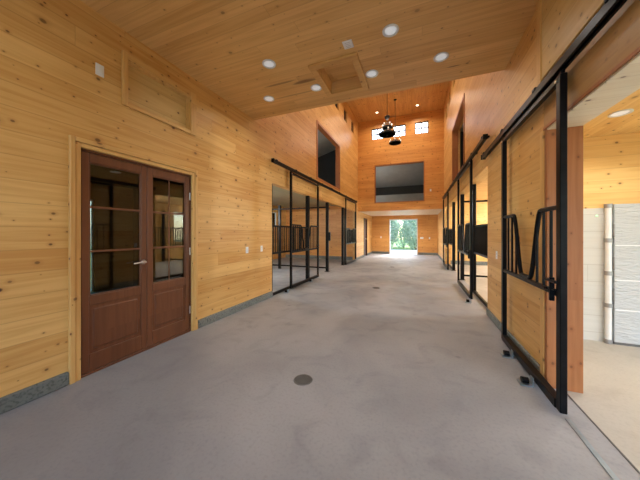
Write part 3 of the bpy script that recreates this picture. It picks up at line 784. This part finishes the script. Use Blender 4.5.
MB().box(-.012, .012, -.012, 0, -.012, .012, .003).build('case', 'white', t); MB().lathe([(0, -.017), (.006, -.016), (.009, -.012)], n=12, axis='y').build('lamp', 'led', t)

# ------------------------------------------------------------------ chandeliers
def chandelier(label, x, y, tiers, zcup):
    t = empty('chandelier', (x, y, ZN)); o = t.location; tag(t, label, 'chandelier', 'iron chandeliers')
    MB().lathe([(0, ZN - .035), (.03, ZN - .035), (.065, ZN - .012), (.065, ZN), (0, ZN)], (x, y, 0), 20).build('canopy', 'iron', t, o)
    zl = tiers[-1][1]
    MB().tube([(x, y, ZN - .03), (x, y, zl)], .008, 8).build('rod', 'iron', t, o)
    if zcup: MB().lathe([(.012, zcup + .05), (.06, zcup + .05), (.085, zcup + .03), (.07, zcup - .03), (.03, zcup - .08), (.012, zcup - .09)], (x, y, 0), 20).build('cup', 'iron', t, o)
    for (r, z, n, hh) in tiers:
        ring = MB().lathe([(r - .012, z - hh / 2), (r + .012, z - hh / 2), (r + .016, z), (r + .012, z + hh / 2), (r - .012, z + hh / 2), (r - .012, z - hh / 2)], (x, y, 0), 36).build('ring', 'iron', t, o)
        for i in range(n):
            w = 2 * PI * (i + .3) / n; cx, cy = x + r * math.cos(w), y + r * math.sin(w)
            mb = MB().tube([(x, y, z + .16), (x + .5 * r * math.cos(w), y + .5 * r * math.sin(w), z + .12), (cx, cy, z - .01)], .006, 8)
            mb.lathe([(0, z - .02), (.012, z - .015), (.022, z + hh / 2), (.024, z + hh / 2 + .008), (0, z + hh / 2 + .008)], (cx, cy, 0), 12)
            arm = mb.build('arm', 'iron', t, o)
            zz = z + hh / 2 + .008
            cd = MB().tube([(cx, cy, zz), (cx, cy, zz + .05)], .015, 10).build('candle', 'white_frame', t, o)
            MB().lathe([(0.0, zz + .05), (.012, zz + .053), (.018, zz + .072), (.013, zz + .092), (0, zz + .11)], (cx, cy, 0), 14).build('bulb', 'bulb', cd, o)
    MB().lathe([(0, zl - .08), (.018, zl - .07), (.03, zl - .04), (.012, zl), (.012, zl + .14), (0, zl + .15)], (x, y, 0), 16).build('finial', 'iron', t, o)
    for (r, z, n, hh) in tiers:
        l = bpy.data.lights.new('candle_glow', 'POINT'); l.energy = 10; l.color = WARM; l.shadow_soft_size = r
        ob = bpy.data.objects.new('candle_glow', l); C.objects.link(ob); ob.location = (x, y, z + .18)
chandelier('near two-tier black iron chandelier, in front of the small windows', -.94, 8.14, [(.15, 4.70, 5, .04), (.25, 4.49, 8, .05)], 5.02)
chandelier('far smaller black iron chandelier hanging lower right of the near one', -.94, 10.98, [(.23, 5.17, 7, .055)], 0)

# ------------------------------------------------------------------ outside
struct('ground', panel('z', -.25, -.06, (-40, 40), (-40, 60)), 'lawn', 'ground')
struct('ground_path', MB().box(-6, 5, YF + .26, 21.5, -.2, -.02), 'gravel', 'ground', 'pale gravel outside the far doorway')
struct('ground_yard', MB().box(-8, 14, -16, YB - .21, -.2, -.02), 'gravel', 'ground')
def shrub(label, x, y, rx, rz, n, seed):
    rnd = random.Random(seed); t = empty('shrub', (x, y, -.06)); tag(t, label, 'shrub', 'shrubs beyond the far doorway')
    vs = []; fs = []
    for i in range(n):
        while True:
            p = Vector((rnd.uniform(-1, 1), rnd.uniform(-1, 1), rnd.uniform(-1, 1)))
            if .35 < p.length < 1 + .1 * math.sin(9 * p.x) * math.sin(8 * p.z): break
        c = Vector((p.x * rx, p.y * rx * .75, rz * 1.02 + p.z * rz))
        a = Vector((rnd.gauss(0, 1), rnd.gauss(0, 1), rnd.gauss(0, 1))).normalized(); bq = a.cross(Vector((rnd.gauss(0, 1), rnd.gauss(0, 1), rnd.gauss(0, 1)))).normalized()
        l = rnd.uniform(.05, .10); w = l * .42
        k = len(vs); vs += [c - a * l, c + bq * w, c + a * l, c - bq * w]; fs.append((k, k + 1, k + 2, k + 3))
    mb = MB(); mb.add(vs, fs); me = mb.build('foliage', 'leaf', t)
    mb = MB()
    for i in range(5):
        w = 2 * PI * i / 5; mb.tube([(.05 * math.cos(w), .05 * math.sin(w), 0), (.3 * rx * math.cos(w), .25 * rx * math.sin(w), rz * .8), (.5 * rx * math.cos(w + .4), .4 * rx * math.sin(w + .4), rz * 1.6)], [.03, .02, .008], 7)
    mb.build('stem', 'bark', t)
shrub('leafy shrub filling the left half of the far doorway', -2.75, 22.3, 1.2, 1.7, 9000, 1)
shrub('leafy shrub filling the right half of the far doorway', -.25, 22.6, 1.2, 1.75, 9000, 2)
shrub('tall shrub behind the others in the middle of the doorway', -1.4, 25.6, 2.0, 2.5, 12000, 3)

# ------------------------------------------------------------------ light, sky, camera
sun = bpy.data.lights.new('sun', 'SUN'); sun.energy = 5.0; sun.angle = .01; sun.color = (1, .95, .88)
so = bpy.data.objects.new('sun', sun); C.objects.link(so)
sd = Vector((.25, .70, .62)).normalized(); so.rotation_euler = sd.to_track_quat('Z', 'Y').to_euler()
W = bpy.data.worlds.new('sky'); S.world = W; W.use_nodes = True; nt = W.node_tree
sk = N(nt, 'ShaderNodeTexSky'); sk.sky_type = 'NISHITA'; sk.sun_disc = False
sk.sun_elevation = math.asin(sd.z); sk.sun_rotation = math.atan2(sd.x, sd.y); sk.air_density = 1.0; sk.dust_density = 1.5
nt.links.new(sk.outputs[0], nt.nodes['Background'].inputs[0]); nt.nodes['Background'].inputs[1].default_value = 1.0
cam = bpy.data.cameras.new('camera'); co = bpy.data.objects.new('camera', cam); C.objects.link(co)
cam.sensor_width = 36; cam.lens = 249 / 640 * 36; cam.shift_y = -7 / 640; cam.clip_start = .05
co.location = (0, 0, 1.35); co.rotation_euler = (PI / 2, 0, math.atan(99 / 249))
S.camera = co
vs_ = S.view_settings; vs_.view_transform = 'Standard'; vs_.look = 'None'; vs_.gamma = 1; vs_.use_curve_mapping = False; vs_.exposure = 0.2
